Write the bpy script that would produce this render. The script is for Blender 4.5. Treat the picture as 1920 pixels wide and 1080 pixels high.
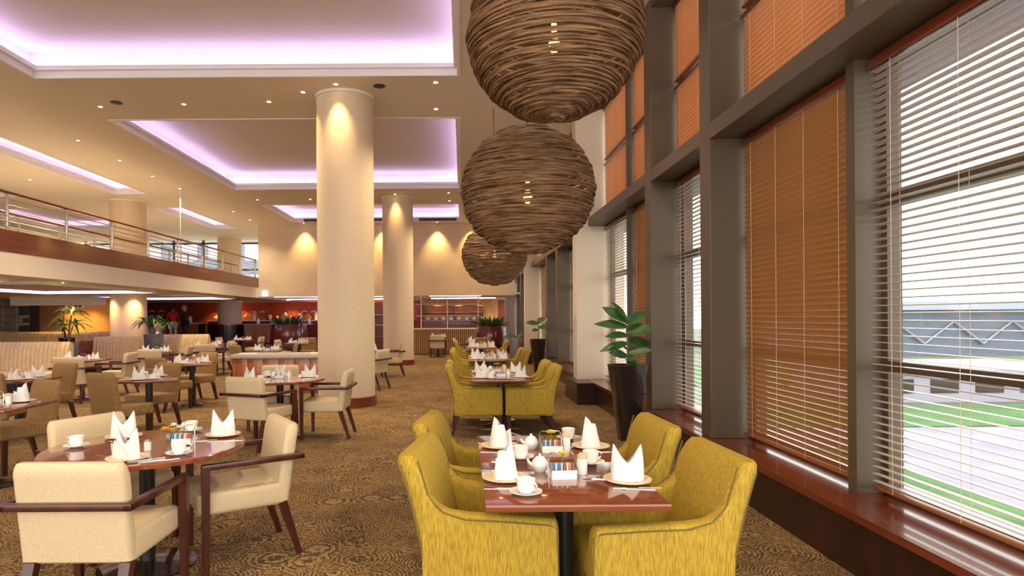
import bpy, bmesh, math, random
from mathutils import Matrix, Vector
R = random.Random(7)
pi = math.pi
sc = bpy.context.scene
for o in list(bpy.data.objects): bpy.data.objects.remove(o)
COL = sc.collection

# ------------------------------------------------------------------ camera
F, H = 1165.0, 1.52
cd = bpy.data.cameras.new('camera'); cam = bpy.data.objects.new('camera', cd); COL.objects.link(cam)
cd.sensor_width = 36; cd.lens = F / 1920 * 36; cd.clip_end = 500; cd.clip_start = .05
cd.shift_x = (960 - 867) / 1920; cd.shift_y = (594 - 540) / 1920
cam.matrix_world = Matrix.Translation((0, 0, H)) @ Matrix.Rotation(pi / 2, 4, 'X') @ Matrix.Rotation(math.radians(-.4), 4, 'Z')
sc.camera = cam
# ------------------------------------------------------------------ sky
w = bpy.data.worlds.new('sky'); sc.world = w; w.use_nodes = True
bgn = w.node_tree.nodes['Background']; bgn.inputs[0].default_value = (1, .95, .88, 1); bgn.inputs[1].default_value = 3.0
sc.view_settings.view_transform = 'Standard'; sc.view_settings.look = 'None'
sc.view_settings.exposure = 0.5; sc.view_settings.gamma = 1; sc.view_settings.use_curve_mapping = False
SPOT_W, CEIL = 240.0, 5.36

# ------------------------------------------------------------------ materials
MATS = {}
def mat(name, c, rough=.6, c2=None, scale=20, metal=0, bump=0, stretch=None, trans=0, emit=0, spec=.5, coat=0, bscale=None, tex='noise', ramp=(.35, .65), glass=False):
    m = bpy.data.materials.new(name); m.use_nodes = True; nt = m.node_tree; N = nt.nodes; L = nt.links
    p = N['Principled BSDF']; p.inputs['Roughness'].default_value = rough; p.inputs['Metallic'].default_value = metal
    p.inputs['Specular IOR Level'].default_value = spec; p.inputs['Coat Weight'].default_value = coat
    p.inputs['Base Color'].default_value = (*c, 1)
    src = None
    if c2 or bump:
        tc = N.new('ShaderNodeTexCoord'); mp = N.new('ShaderNodeMapping'); L.new(tc.outputs['Object'], mp.inputs[0])
        if stretch: mp.inputs['Scale'].default_value = stretch
        if tex == 'voronoi':
            t = N.new('ShaderNodeTexVoronoi'); t.inputs['Scale'].default_value = scale; L.new(mp.outputs[0], t.inputs[0]); out = t.outputs['Distance']
        else:
            t = N.new('ShaderNodeTexNoise'); t.inputs['Scale'].default_value = scale; t.inputs['Detail'].default_value = 5; L.new(mp.outputs[0], t.inputs[0]); out = t.outputs[0]
        if c2:
            r = N.new('ShaderNodeValToRGB'); r.color_ramp.elements[0].position = ramp[0]; r.color_ramp.elements[1].position = ramp[1]
            r.color_ramp.elements[0].color = (*c, 1); r.color_ramp.elements[1].color = (*c2, 1)
            L.new(out, r.inputs[0]); L.new(r.outputs[0], p.inputs['Base Color']); src = r.outputs[0]
        if bump:
            b = N.new('ShaderNodeBump'); b.inputs['Strength'].default_value = bump; b.inputs['Distance'].default_value = .01
            L.new(out, b.inputs['Height']); L.new(b.outputs[0], p.inputs['Normal'])
    if emit: p.inputs['Emission Color'].default_value = (*c, 1); p.inputs['Emission Strength'].default_value = emit
    if trans:
        tr = N.new('ShaderNodeBsdfTranslucent'); tr.inputs[0].default_value = (*c, 1)
        if src: L.new(src, tr.inputs[0])
        mx = N.new('ShaderNodeMixShader'); mx.inputs[0].default_value = trans
        L.new(p.outputs[0], mx.inputs[1]); L.new(tr.outputs[0], mx.inputs[2]); L.new(mx.outputs[0], N['Material Output'].inputs[0])
    if glass:
        tr = N.new('ShaderNodeBsdfTransparent'); tr.inputs[0].default_value = (*c, 1)
        g = N.new('ShaderNodeBsdfGlossy'); g.inputs['Roughness'].default_value = .02
        mx = N.new('ShaderNodeMixShader'); mx.inputs[0].default_value = .06
        L.new(tr.outputs[0], mx.inputs[1]); L.new(g.outputs[0], mx.inputs[2]); L.new(mx.outputs[0], N['Material Output'].inputs[0])
    MATS[name] = m; return m
mat('ceiling', (.71, .63, .52), .9, (.75, .67, .56), 60, bump=.05)
mat('cove', (.84, .80, .78), .8)
mat('led', (.61, .50, 1.0), .5, emit=12)
mat('plaster', (.70, .56, .38), .85, (.74, .60, .42), 3)
mat('column', (.70, .55, .36), .7, (.75, .60, .41), 30, bump=.04)
mat('pillar', (.74, .64, .50), .8)
mat('whiteband', (.88, .79, .64), .8)
mat('redwood', (.13, .022, .010), .22, (.21, .045, .018), 6, stretch=(1, .15, 1), coat=.4)
mat('darkwood', (.02, .0045, .003), .3, (.036, .008, .005), 8, stretch=(1, 1, .2), coat=.2)
mat('chairwood', (.045, .008, .005), .3, (.075, .015, .008), 10, stretch=(1, 1, .2), coat=.15)
mat('tablewood', (.17, .04, .016), .1, (.26, .075, .03), 5, stretch=(.3, 4, 1), coat=.6)
mat('counterwood', (.27, .07, .02), .3, (.40, .13, .04), 5, stretch=(3, 3, .3), coat=.2)
mat('frame', (.105, .075, .045), .45)
mat('slat', (.74, .40, .19), .3, (.84, .49, .26), 4, stretch=(1, .3, 8), trans=.3)
mat('slatdim', (.42, .19, .06), .28, (.50, .24, .085), 4, stretch=(1, .3, 8), trans=.10)  # same slat wood, darkened: weaker glow of the lower blinds put into its colour
mat('slatglare', (.60, .46, .40), .2, (.66, .52, .46), 4, stretch=(1, .3, 8), trans=.1)  # window glare on the open slats painted in as paler colour; wood is the same
mat('slatdark', (.30, .10, .035), .4, (.38, .14, .05), 4, stretch=(1, .3, 8), trans=.12)
mat('cord', (.75, .6, .42), .8)
mat('yellow', (.47, .315, .022), .8, (.25, .145, .01), 34, stretch=(5, 5, .6), bump=.4, ramp=(.38, .72))
mat('piping', (.16, .11, .02), .7)
mat('beige', (.64, .50, .31), .85, (.55, .42, .25), 120, bump=.15)
mat('brownfab', (.36, .21, .075), .85, (.20, .11, .035), 40, stretch=(4, 4, .6), bump=.3)
mat('stripe', (.62, .44, .22), .7, (.70, .52, .28), 10)
mat('carpet', (.10, .055, .017), .95)
mat('black', (.012, .011, .011), .3)
mat('blackpot', (.018, .012, .010), .18, coat=.5)
mat('chrome', (.75, .74, .72), .18, metal=1)
mat('steel', (.62, .58, .50), .35, metal=.8)
mat('china', (.86, .84, .79), .15, coat=.4)
mat('napkin', (.76, .73, .69), .8, bump=.05, scale=30)
mat('plate', (.82, .66, .45), .3, (.62, .40, .2), 90, ramp=(.5, .62))
mat('peach', (.85, .45, .25), .6)
mat('blue', (.08, .25, .6), .5); mat('pink', (.8, .3, .3), .5); mat('packetwhite', (.85, .82, .78), .5); mat('brownpacket', (.35, .15, .07), .5)
mat('petal', (.95, .75, .08), .6, trans=.2); mat('orangepetal', (.95, .45, .03), .6, trans=.2); mat('redpetal', (.8, .12, .16), .6); mat('whitepetal', (.9, .88, .82), .6, trans=.2)
mat('leaf', (.045, .16, .03), .4, (.09, .26, .05), 8, trans=.15); mat('leafdark', (.025, .075, .025), .45, (.06, .14, .035), 10, trans=.1)
mat('stem', (.13, .08, .04), .8)
mat('vine', (.085, .038, .014), .7, (.30, .165, .075), 9, stretch=(.6, .6, 9), bump=.2)
mat('bulb', (1, .58, .12), .5, emit=4)
mat('lamp', (1, .78, .45), .5, emit=14)
mat('greypot', (.12, .125, .125), .5, (.17, .175, .17), 6); mat('redpot', (.10, .012, .010), .2, coat=.5); mat('silverpot', (.4, .4, .42), .3, metal=.6)
mat('stone', (.36, .32, .26), .4, (.52, .47, .40), 60)
mat('yellowwall', (.80, .46, .12), .8); mat('brownwall', (.22, .12, .05), .7); mat('redwall', (.22, .03, .012), .4, (.34, .06, .02), 3)
mat('amber', (.62, .33, .09), .5, (.5, .25, .06), 4)
mat('glass', (.96, .98, .98), glass=True)
mat('sign', (.9, .85, 1), emit=2); mat('dark', (.03, .025, .022), .5); mat('paper', (.85, .82, .74), .7)
mat('skin', (.62, .33, .2), .6); mat('redcloth', (.75, .02, .025), .8); mat('suit', (.02, .02, .026), .8); mat('whitecloth', (.75, .72, .66), .8); mat('hairdark', (.02, .013, .01), .6); mat('hairfair', (.5, .3, .12), .6)
mat('grass', (.035, .12, .028), .9, (.06, .16, .04), .5); mat('road', (.19, .19, .26), .8, (.25, .25, .31), .3); mat('pale', (.33, .33, .42), .7); mat('shed', (.12, .155, .22), .7); mat('earth', (.13, .15, .12), .9, (.11, .14, .09), .1)
mat('food', (.75, .42, .08), .6); mat('greenfood', (.25, .42, .06), .6)
# carpet: wound rings of light and dark loops
m = MATS['carpet']; nt = m.node_tree; N = nt.nodes; L = nt.links; p = N['Principled BSDF']
tc = N.new('ShaderNodeTexCoord'); nz = N.new('ShaderNodeTexNoise'); nz.inputs['Scale'].default_value = 3
vo = N.new('ShaderNodeTexVoronoi'); vo.inputs['Scale'].default_value = 2.6; L.new(tc.outputs['Object'], vo.inputs[0]); L.new(tc.outputs['Object'], nz.inputs[0])
mu = N.new('ShaderNodeMath'); mu.operation = 'MULTIPLY_ADD'; mu.inputs[1].default_value = 115; L.new(vo.outputs['Distance'], mu.inputs[0])
n2 = N.new('ShaderNodeTexNoise'); n2.inputs['Scale'].default_value = 45; n2.inputs['Detail'].default_value = 3; L.new(tc.outputs['Object'], n2.inputs[0])
m2 = N.new('ShaderNodeMath'); m2.operation = 'MULTIPLY'; m2.inputs[1].default_value = 14; L.new(n2.outputs[0], m2.inputs[0]); L.new(m2.outputs[0], mu.inputs[2])
sn = N.new('ShaderNodeMath'); sn.operation = 'SINE'; L.new(mu.outputs[0], sn.inputs[0])
cr = N.new('ShaderNodeValToRGB'); mr = N.new('ShaderNodeMapRange'); mr.inputs[1].default_value = -1; L.new(sn.outputs[0], mr.inputs[0]); L.new(mr.outputs[0], cr.inputs[0])
cr.color_ramp.elements[0].color = (.075, .033, .007, 1); cr.color_ramp.elements[1].color = (.46, .285, .095, 1); cr.color_ramp.elements[0].position = .2; cr.color_ramp.elements[1].position = .95
mr2 = N.new('ShaderNodeMapRange'); mr2.inputs[1].default_value = .3; mr2.inputs[2].default_value = .7; mr2.inputs[3].default_value = .62; mr2.inputs[4].default_value = 1.0; L.new(nz.outputs[0], mr2.inputs[0])
mxc = N.new('ShaderNodeMix'); mxc.data_type = 'RGBA'; mxc.blend_type = 'MULTIPLY'; mxc.inputs[0].default_value = 1; L.new(cr.outputs[0], mxc.inputs[6]); L.new(mr2.outputs[0], mxc.inputs[7]); L.new(mxc.outputs[2], p.inputs['Base Color'])
bp = N.new('ShaderNodeBump'); bp.inputs['Strength'].default_value = .4; bp.inputs['Distance'].default_value = .01; L.new(sn.outputs[0], bp.inputs['Height']); L.new(bp.outputs[0], p.inputs['Normal'])

# ------------------------------------------------------------------ mesh helpers
class MB:
    def __init__(s): s.v = []; s.f = []
    def box(s, x0, x1, y0, y1, z0, z1):
        b = len(s.v); s.v += [(x, y, z) for z in (z0, z1) for y in (y0, y1) for x in (x0, x1)]
        s.f += [tuple(b + i for i in q) for q in ((0, 2, 3, 1), (4, 5, 7, 6), (0, 1, 5, 4), (2, 6, 7, 3), (0, 4, 6, 2), (1, 3, 7, 5))]; return s
    def hexa(s, bot, top):
        b = len(s.v); s.v += list(bot) + list(top)
        s.f += [(b + 3, b + 2, b + 1, b), (b + 4, b + 5, b + 6, b + 7)] + [(b + i, b + (i + 1) % 4, b + 4 + (i + 1) % 4, b + 4 + i) for i in range(4)]; return s
    def loft(s, rings, cap=True, closed=False):
        b = len(s.v); n = len(rings[0]); k = len(rings)
        for r in rings: s.v += [tuple(q) for q in r]
        for i in range(k if closed else k - 1):
            j = (i + 1) % k
            for a in range(n): c = (a + 1) % n; s.f.append((b + i * n + a, b + i * n + c, b + j * n + c, b + j * n + a))
        if cap and not closed: s.f += [tuple(b + a for a in range(n))[::-1], tuple(b + (k - 1) * n + a for a in range(n))]
        return s
    def tube(s, pts, r, n=6, closed=False):
        P = [Vector(q) for q in pts]; rings = []; k = len(P)
        for i, q in enumerate(P):
            t = (P[(i + 1) % k] - P[i - 1]) if closed else (P[min(i + 1, k - 1)] - P[max(i - 1, 0)])
            t.normalize(); up = Vector((0, 0, 1)) if abs(t.z) < .9 else Vector((1, 0, 0))
            u = t.cross(up).normalized(); vv = u.cross(t); rr = r[i] if isinstance(r, (list, tuple)) else r
            rings.append([q + (u * math.cos(2 * pi * a / n) + vv * math.sin(2 * pi * a / n)) * rr for a in range(n)])
        return s.loft(rings, True, closed)
    def lathe(s, prof, n=24, c=(0, 0, 0), cap=True):
        return s.loft([[(c[0] + r * math.cos(2 * pi * a / n), c[1] + r * math.sin(2 * pi * a / n), c[2] + z) for a in range(n)] for r, z in prof], cap)
    def leaf(s, base, d, up, ln, wd, droop=.3, n=4):
        d = Vector(d).normalized(); side = d.cross(Vector(up)).normalized(); p0 = Vector(base); b = len(s.v)
        for i in range(n + 1):
            t = i / n; q = p0 + d * ln * t + Vector((0, 0, -droop * ln * t * t)); ww = wd * math.sin(pi * min(1, .12 + t * .86)) * .5
            s.v += [tuple(q - side * ww), tuple(q + Vector((0, 0, -ww * .3))), tuple(q + side * ww)]
        for i in range(n):
            o = b + i * 3; s.f += [(o, o + 1, o + 4, o + 3), (o + 1, o + 2, o + 5, o + 4)]
        return s
    def mesh(s, name, mt, smooth=True, bevel=0, seg=2):
        me = bpy.data.meshes.new(name); me.from_pydata(s.v, [], s.f)
        bm = bmesh.new(); bm.from_mesh(me)
        bmesh.ops.recalc_face_normals(bm, faces=bm.faces)
        if bevel: bmesh.ops.bevel(bm, geom=[e for e in bm.edges if len(e.link_faces) == 2 and e.calc_face_angle(0) > .5], offset=bevel, segments=seg, affect='EDGES', profile=.5)
        bm.to_mesh(me); bm.free()
        if smooth:
            me.polygons.foreach_set('use_smooth', [True] * len(me.polygons)); me.set_sharp_from_angle(angle=math.radians(40))
        me.materials.append(MATS[mt]); return me
def rrect(w, h, r, n=4):
    out = []
    for cx, cy, a0 in ((w / 2 - r, h / 2 - r, 0), (-w / 2 + r, h / 2 - r, 1), (-w / 2 + r, -h / 2 + r, 2), (w / 2 - r, -h / 2 + r, 3)):
        for i in range(n + 1): a = (a0 + i / n) * pi / 2; out.append((cx + r * math.cos(a), cy + r * math.sin(a)))
    return out
def add(name, me, parent=None, loc=(0, 0, 0), rz=0, label=None, cat=None, group=None, kind=None, scale=None):
    o = bpy.data.objects.new(name, me); COL.objects.link(o); o.location = loc; o.rotation_euler = (0, 0, rz)
    if scale: o.scale = scale
    if parent: o.parent = parent
    if label: o['label'] = label
    if cat: o['category'] = cat
    if group: o['group'] = group
    if kind: o['kind'] = kind
    return o
def thing(name, parts, loc, rz, label, cat, group=None, scale=None):
    e = add(name, None, None, loc, rz, label, cat, group, None, scale); e.empty_display_size = .1
    for nm, me in parts: add(nm, me, e)
    return e
def struct(name, mb, mt, parent=None, **k):
    return add(name, mb.mesh(name, mt, smooth=False, **k), parent, kind=None if parent else 'structure')
def B(*a): return MB().box(*a)

# ================================================================== THE ROOM
struct('floor', B(-19, 2.9, -5, 36, -.1, 0), 'carpet')
# ceiling with coffers cut out
coffers = [(-6.75, -.06, 3.2, 9.85), (-6.75, -.06, 12.0, 18.5), (-6.75, -.06, 21.1, 24.9),
           (-10.6, -9.65, 3.2, 9.85), (-10.6, -9.65, 12.0, 19.0), (-10.6, -9.65, 21.5, 26.5), (-17.2, -13.6, 12.0, 19.3), (-17.2, -13.4, 21.5, 26.5)]
xs = sorted({-19, 2.8} | {c[i] for c in coffers for i in (0, 1)}); ys = sorted({-5, 31} | {c[i] for c in coffers for i in (2, 3)})
cb = MB()
for i in range(len(xs) - 1):
    for j in range(len(ys) - 1):
        mx, my = (xs[i] + xs[i + 1]) / 2, (ys[j] + ys[j + 1]) / 2
        if any(c[0] < mx < c[1] and c[2] < my < c[3] for c in coffers): continue
        cb.v += [(xs[i], ys[j], CEIL), (xs[i + 1], ys[j], CEIL), (xs[i + 1], ys[j + 1], CEIL), (xs[i], ys[j + 1], CEIL)]; b = len(cb.v); cb.f.append((b - 1, b - 2, b - 3, b - 4))
struct('ceiling', cb, 'ceiling')
def ring(mb, x0, x1, y0, y1, t, z0, z1):   # rectangular frame, t outward
    mb.box(x0 - t, x1 + t, y0 - t, y0, z0, z1); mb.box(x0 - t, x1 + t, y1, y1 + t, z0, z1); mb.box(x0 - t, x0, y0, y1, z0, z1); mb.box(x1, x1 + t, y0, y1, z0, z1)
for k, (x0, x1, y0, y1) in enumerate(coffers):
    big = k < 3; g = .3 if big else .16; up = .5 if big else .34
    e = add(f'trim_{k+1}', None, kind='structure')
    mb = MB(); ring(mb, x0, x1, y0, y1, .05, CEIL - .012, CEIL + .16); ring(mb, x0 + .05, x1 - .05, y0 + .05, y1 - .05, .06, CEIL + .10, CEIL + .17)
    struct('coffer_molding', mb, 'cove', e)
    mb = MB(); ring(mb, x0, x1, y0, y1, g + .1, CEIL + .10, CEIL + .13); struct('cove_ledge', mb, 'cove', e)
    mb = MB(); ring(mb, x0 - g, x1 + g, y0 - g, y1 + g, .05, CEIL + .1, CEIL + up); struct('cove_side', mb, 'cove', e)
    struct('coffer_ceiling', B(x0 - g - .05, x1 + g + .05, y0 - g - .05, y1 + g + .05, CEIL + up, CEIL + up + .05), 'ceiling', e)
    mb = MB(); ring(mb, x0 - .13, x1 + .13, y0 - .13, y1 + .13, .035, CEIL + .13, CEIL + .155); struct('led_strip', mb, 'led', e)
# slots of the air diffusers on the third coffer
for k, (xa, xb) in enumerate(((-6.3, -5.4), (-4.0, -3.2), (-1.7, -.2))):
    add('air_diffuser', B(xa, xb, 24.75, 24.86, CEIL + .01, CEIL + .1).mesh('air_diffuser', 'dark'), label='dark slot air diffuser at the far edge of the ceiling coffer', cat='vent', group='slot air diffusers')
# far wall above the buffet opening
struct('wall_back', B(-8.33, 2.16, 25.4, 25.7, 2.39, CEIL), 'plaster')
struct('wall_left', B(-19.1, -19, -5, 36, 0, CEIL), 'plaster')
# ------------------------------------------------------------------ window wall on the right
XF, XB, XG = 2.30, 2.56, 2.72   # frame front, blind plane, glass
PITCH = 9.3
struct('baseboard_right', B(2.27, 2.95, -5, 34, 0, .33), 'darkwood')
struct('trim_9', B(2.24, 2.95, -5, 34, .33, .375), 'redwood')
struct('trim_10', B(2.30, 2.33, -5, 34, .1, .115), 'redwood')
SL = {}
def slatmesh(length, tilt, mt, wd=.05):
    key = (round(length, 2), tilt, mt)
    if key not in SL:
        c, s = math.cos(tilt), math.sin(tilt); mb = MB()
        def pt(u, v): return (u * c + v * s, -u * s + v * c)
        sec = [pt(u * wd / 2, .004 * (1 - u * u) + th) for th, us in ((.0, (-1, -.4, .4, 1)), (.0028, (1, .4, -.4, -1))) for u in us]
        mb.loft([[(a, y, b) for a, b in sec] for y in (0, length)])
        SL[key] = mb.mesh('slat', mt)
    return SL[key]
def blind(y0, y1, z0, z1, tilt, label, near, mt='slat', gap=.0455):
    e = thing('venetian_blind', [], (XB + .05, y0, z0), 0, label, 'blind')
    ln = y1 - y0 - .02; hr = .07 if z1 - z0 > 1.5 else .035; n = round((z1 - z0 - .045 - hr) / gap); gap = (z1 - z0 - .045 - hr) / (n - .6)
    add('headrail', B(-.035, .03, 0, ln + .01, z1 - z0 - hr, z1 - z0).mesh('headrail', 'redwood', bevel=.006), e)
    add('bottom_rail', B(-.027, .027, 0, ln, .0, .022).mesh('bottom_rail', 'slatdark', bevel=.005), e)
    me = slatmesh(ln, tilt, mt)
    if near:
        for i in range(n): add('slat', me, e, (0, 0, .045 + i * gap))
    else:
        mb = MB()
        for i in range(n):
            b = len(mb.v); mb.v += [(v.co.x, v.co.y, v.co.z + .045 + i * gap) for v in me.vertices]; mb.f += [tuple(b + q for q in p.vertices) for p in me.polygons]
        add('slats', mb.mesh('slats', mt, smooth=False), e, kind='stuff')
    for t in ((.1, .37, .63, .9) if ln > 1.6 else (.12, .5, .88)):
        for dx in (-.027, .027): add('ladder_cord', MB().tube([(dx, ln * t, .01), (dx, ln * t, z1 - z0 - .05)], .0018, 4).mesh('ladder_cord', 'cord'), e)
wn = 0
def win(y0, y1, z0, z1, rails):
    global wn; wn += 1
    e = add(f'window_{wn}', None, kind='structure')
    mb = MB(); ring(mb, 0, 0, 0, 0, 0, 0, 0) if 0 else None
    for a in ((y0, y0 + .05, z0, z1), (y1 - .05, y1, z0, z1), (y0, y1, z0, z0 + .05), (y0, y1, z1 - .05, z1)): mb.box(XG - .03, XG + .05, *a)
    add('window_frame', mb.mesh('window_frame', 'frame', smooth=False), e)
    for zr in rails: add('window_rail', B(XG - .035, XG + .05, y0, y1, zr - .032, zr + .032).mesh('window_rail', 'frame', smooth=False), e)
    zz = [z0] + list(rails) + [z1]
    for a, b in zip(zz, zz[1:]): add('pane', B(XG, XG + .006, y0 + .04, y1 - .04, a + .03, b - .03).mesh('pane', 'glass', smooth=False), e)
tn = 11
for k in (-1, 0, 1, 2):
    o = PITCH * k; near = k == 0; nm = {-1: 'nearest', 0: 'first', 1: 'second', 2: 'third'}[k]
    ymax = 11.3 + o
    if k >= 0:
        pm = MB().box(2.08, 2.95, 11.3 + o, 11.68 + o, 0, CEIL)
        pl = struct('wall_pillar_right', pm, 'pillar'); pl.name = 'wall_pier_right'
        struct('pier_plinth', B(1.95, 2.9, 10.62 + o, 11.8 + o, 0, .37), 'darkwood', pl)
    lo = -2.2 if k < 0 else (2.0 if k == 0 else 11.68 + o - PITCH)
    if k < 0: continue
    # front posts and thin mullions
    for ya, yb in ((5.76 + o, 6.0 + o), (7.57 + o, 7.81 + o)):
        e = add(f'trim_{tn}', None, kind='structure'); tn += 1
        struct('window_post', B(XF, XG + .1, ya, yb, .375, CEIL), 'frame', e, bevel=.008)
    for ya, yb in ((3.98 + o, 4.07 + o), (9.43 + o, 9.52 + o)):
        struct(f'trim_{tn}', B(XB - .04, XG + .1, ya, yb, .375, CEIL), 'frame'); tn += 1
    e = add(f'trim_{tn}', None, kind='structure'); tn += 1
    for ya, yb in ((lo, 5.76 + o), (6.0 + o, 7.57 + o), (7.81 + o, 11.32 + o)): struct('window_ledge', B(XF, XG + .1, ya, yb, 3.15, 3.30), 'frame', e, bevel=.006)
    struct('head_beam', B(XF + .02, XG + .1, lo, 11.3 + o, CEIL - .09, CEIL), 'frame', e)
    for i, (ya, yb) in enumerate(((lo, 3.98 + o), (4.07 + o, 5.76 + o), (6.0 + o, 7.57 + o), (7.81 + o, 9.43 + o), (9.52 + o, 11.3 + o))):
        closed = i in ((1, 3) if k == 0 else (4,))
        win(ya, yb, .375, 3.15, (1.19, 2.24)); win(ya, yb, 3.30, CEIL - .09, (4.3,))
        where = ('nearest to the viewer', 'beside the nearest open blind', 'between the two broad window posts', 'behind the tall black plant pot', 'next to the beige wall pier')[i]
        if k: where = where and f'{("first", "second", "third", "fourth", "fifth")[i]} along the {nm} window bay'
        blind(ya + .03, yb - .03, .42, 3.13, math.radians(62 if closed else 4), f'{"half-closed brown" if closed else "open"} wooden venetian blind in the lower window, {where}', near, 'slatdim' if closed else 'slatglare')
        for z0, z1, t in ((3.33, 4.27, 'middle'), (4.33, 5.26, 'top')):
            blind(ya + .03, yb - .03, z0, z1, math.radians(47), f'closed orange wooden blind in the {t} row of windows, {where}', near)

# ------------------------------------------------------------------ mezzanine
struct('wall_mezzanine', B(-19, -8.45, -5, 31, 2.36, 2.78), 'whiteband')
mz = add('trim_50', None, kind='structure')
struct('fascia_band', B(-8.45, -8.33, 4, 25.4, 2.35, 2.765), 'whiteband', mz)
struct('fascia_wood', B(-8.50, -8.32, 4, 25.4, 2.765, 3.17), 'redwood', mz)
for k, (ya, yb) in enumerate(((8, 12.5), (13.5, 18.6), (21.4, 25.0))):
    e = add(f'trim_{51+k}', None, kind='structure'); mb = MB(); ring(mb, -12.6, -9.2, ya, yb, .05, 2.29, 2.36); struct('soffit_cove', mb, 'cove', e)
    mb = MB(); ring(mb, -12.5, -9.3, ya + .1, yb - .1, .03, 2.335, 2.358); struct('led_strip', mb, 'led', e)
def railing(X, y0, y1, step, zb, label):
    e = thing('balcony_railing', [], (X, y0, zb), 0, label, 'railing'); ln = y1 - y0; zt = 3.88 - zb
    add('handrail', MB().tube([(0, 0, zt), (0, ln, zt)], .032, 8).mesh('handrail', 'redwood'), e)
    pm = MB().box(-.028, .028, -.016, .016, 0, zt - .03).mesh('post', 'steel', bevel=.004)
    y = 0
    while y <= ln + .01: add('post', pm, e, (0, y, 0)); y += step
    cm = MB().tube([(0, 0, 0), (0, ln, 0)], .011, 5).mesh('cable', 'steel')
    for i in range(6): add('cable', cm, e, (0, 0, .07 + (zt - .14) * i / 5.5))
railing(-8.40, 4.6, 25.3, 1.72, 3.17, 'long steel railing with red wooden handrail along the mezzanine edge')
railing(-10.05, 8.3, 27.9, 1.45, 2.78, 'second steel cable railing further back on the mezzanine')
add('ceiling_pole', MB().tube([(-8.42, 18.6, 3.17), (-8.42, 18.6, 5.36)], .022, 8).mesh('ceiling_pole', 'steel'), label='thin steel pole rising from the mezzanine railing to the ceiling', cat='pole')
# mezzanine end window
e = add('window_40', None, kind='structure')
for i in range(7):
    xa = -18.5 + i * 1.45
    add('window_mullion', B(xa - .05, xa + .05, 30.5, 30.6, 2.78, CEIL).mesh('window_mullion', 'frame', smooth=False), e)
    if i < 6: add('pane', B(xa + .05, xa + 1.4, 30.54, 30.55, 2.9, CEIL - .05).mesh('pane', 'glass', smooth=False), e)
for zr in (2.85, 3.9, 5.2): add('window_rail', B(-18.5, -9.8, 30.5, 30.6, zr - .04, zr + .04).mesh('window_rail', 'frame', smooth=False), e)
struct('wall_mezzanine_end', B(-9.8, -8.2, 30.4, 30.7, 2.78, CEIL), 'plaster')
# columns
def column(x, y, r, z0, z1, label, base=True):
    e = thing('round_column', [], (x, y, z0), 0, label, 'column')
    add('shaft', MB().lathe([(r, 0), (r, z1 - z0)], 48).mesh('shaft', 'column'), e)
    add('capital_ring', MB().lathe([(r + .025, z1 - z0 - .05), (r + .025, z1 - z0 - .002)], 48).mesh('capital_ring', 'whiteband'), e)
    if base: add('base_ring', MB().lathe([(r + .035, 0.001), (r + .035, .16), (r + .01, .17)], 48).mesh('base_ring', 'redwood'), e)
column(-2.03, 10.87, .49, 0, CEIL, 'thick beige round column nearest the viewer with a red wooden base')
column(-2.06, 20.0, .49, 0, CEIL, 'beige round column behind the nearest one, beside the buffet partition')
for x, y, t in ((-10.9, 20.3, 'left of the mezzanine'), (-11.0, 29.4, 'far end')):
    column(x, y, .54, 0, 2.36, f'beige column under the mezzanine, {t} side, lit from above'); column(x, y, .54, 2.78, CEIL, f'beige column on the mezzanine behind the railing, {t} side', False)
# ------------------------------------------------------------------ behind: buffet, walls under the mezzanine
struct('wall_buffet', B(-19, 3, 34, 34.2, 0, 2.6), 'redwall')
struct('ceiling_buffet', B(-19, 2.9, 25.42, 34.2, 2.44, 2.5), 'ceiling')
struct('floor_buffet', B(-13, 2.2, 27, 34, 0, .35), 'redwood')
e = add('trim_60', None, kind='structure')
for xa, xb, yy in ((-8, -2.6, 26.4), (-1.4, .8, 26.4), (-9.5, -2.5, 30), (-1.5, 1.6, 30)): struct('led_strip', B(xa, xb, yy, yy + .12, 2.405, 2.44), 'led', e)
struct('wall_lounge', B(-15.5, -13.4, 24.2, 24.4, 0, 2.36), 'yellowwall')
struct('wall_lounge_side', B(-16.4, -15.5, 24.1, 24.4, 0, 2.36), 'brownwall')
struct('trim_61', B(-16.6, -13.3, 22.8, 23.2, 2.05, 2.36), 'whiteband')
struct('trim_62', B(-16.65, -16.4, 23.9, 24.3, 0, 2.36), 'dark')
e = add('window_41', None, kind='structure')
for i in range(5):
    xa = -18.9 + i * .56; add('window_mullion', B(xa - .025, xa + .025, 24.0, 24.06, 0, 2.36).mesh('window_mullion', 'steel', smooth=False), e)
    if i < 4: add('pane', B(xa + .025, xa + .535, 24.02, 24.03, 0, 2.36).mesh('pane', 'glass', smooth=False), e)
for i in range(8): add('window_rail', B(-18.9, -16.65, 24.0, 24.05, .3 + i * .28, .32 + i * .28).mesh('window_rail', 'redwood', smooth=False), e)
struct('wall_corridor', B(-19, -15.5, 26.5, 26.6, 0, 2.36), 'greypot')
for i in range(3):
    pe = thing('framed_picture', [('frame', B(-.3, .3, -.03, 0, -.22, .22).mesh('frame', 'whiteband')), ('print', B(-.14, .14, -.04, -.03, -.1, .1).mesh('print', 'brownwall'))], (-18.6 + i * .75, 26.5, 1.5), 0, f'{("left", "middle", "right")[i]} framed picture in the corridor behind the glazed screen', 'picture')
struct('wall_lounge_left', B(-18.6, -18.5, 10, 24.2, 0, 2.36), 'brownwall')
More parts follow.
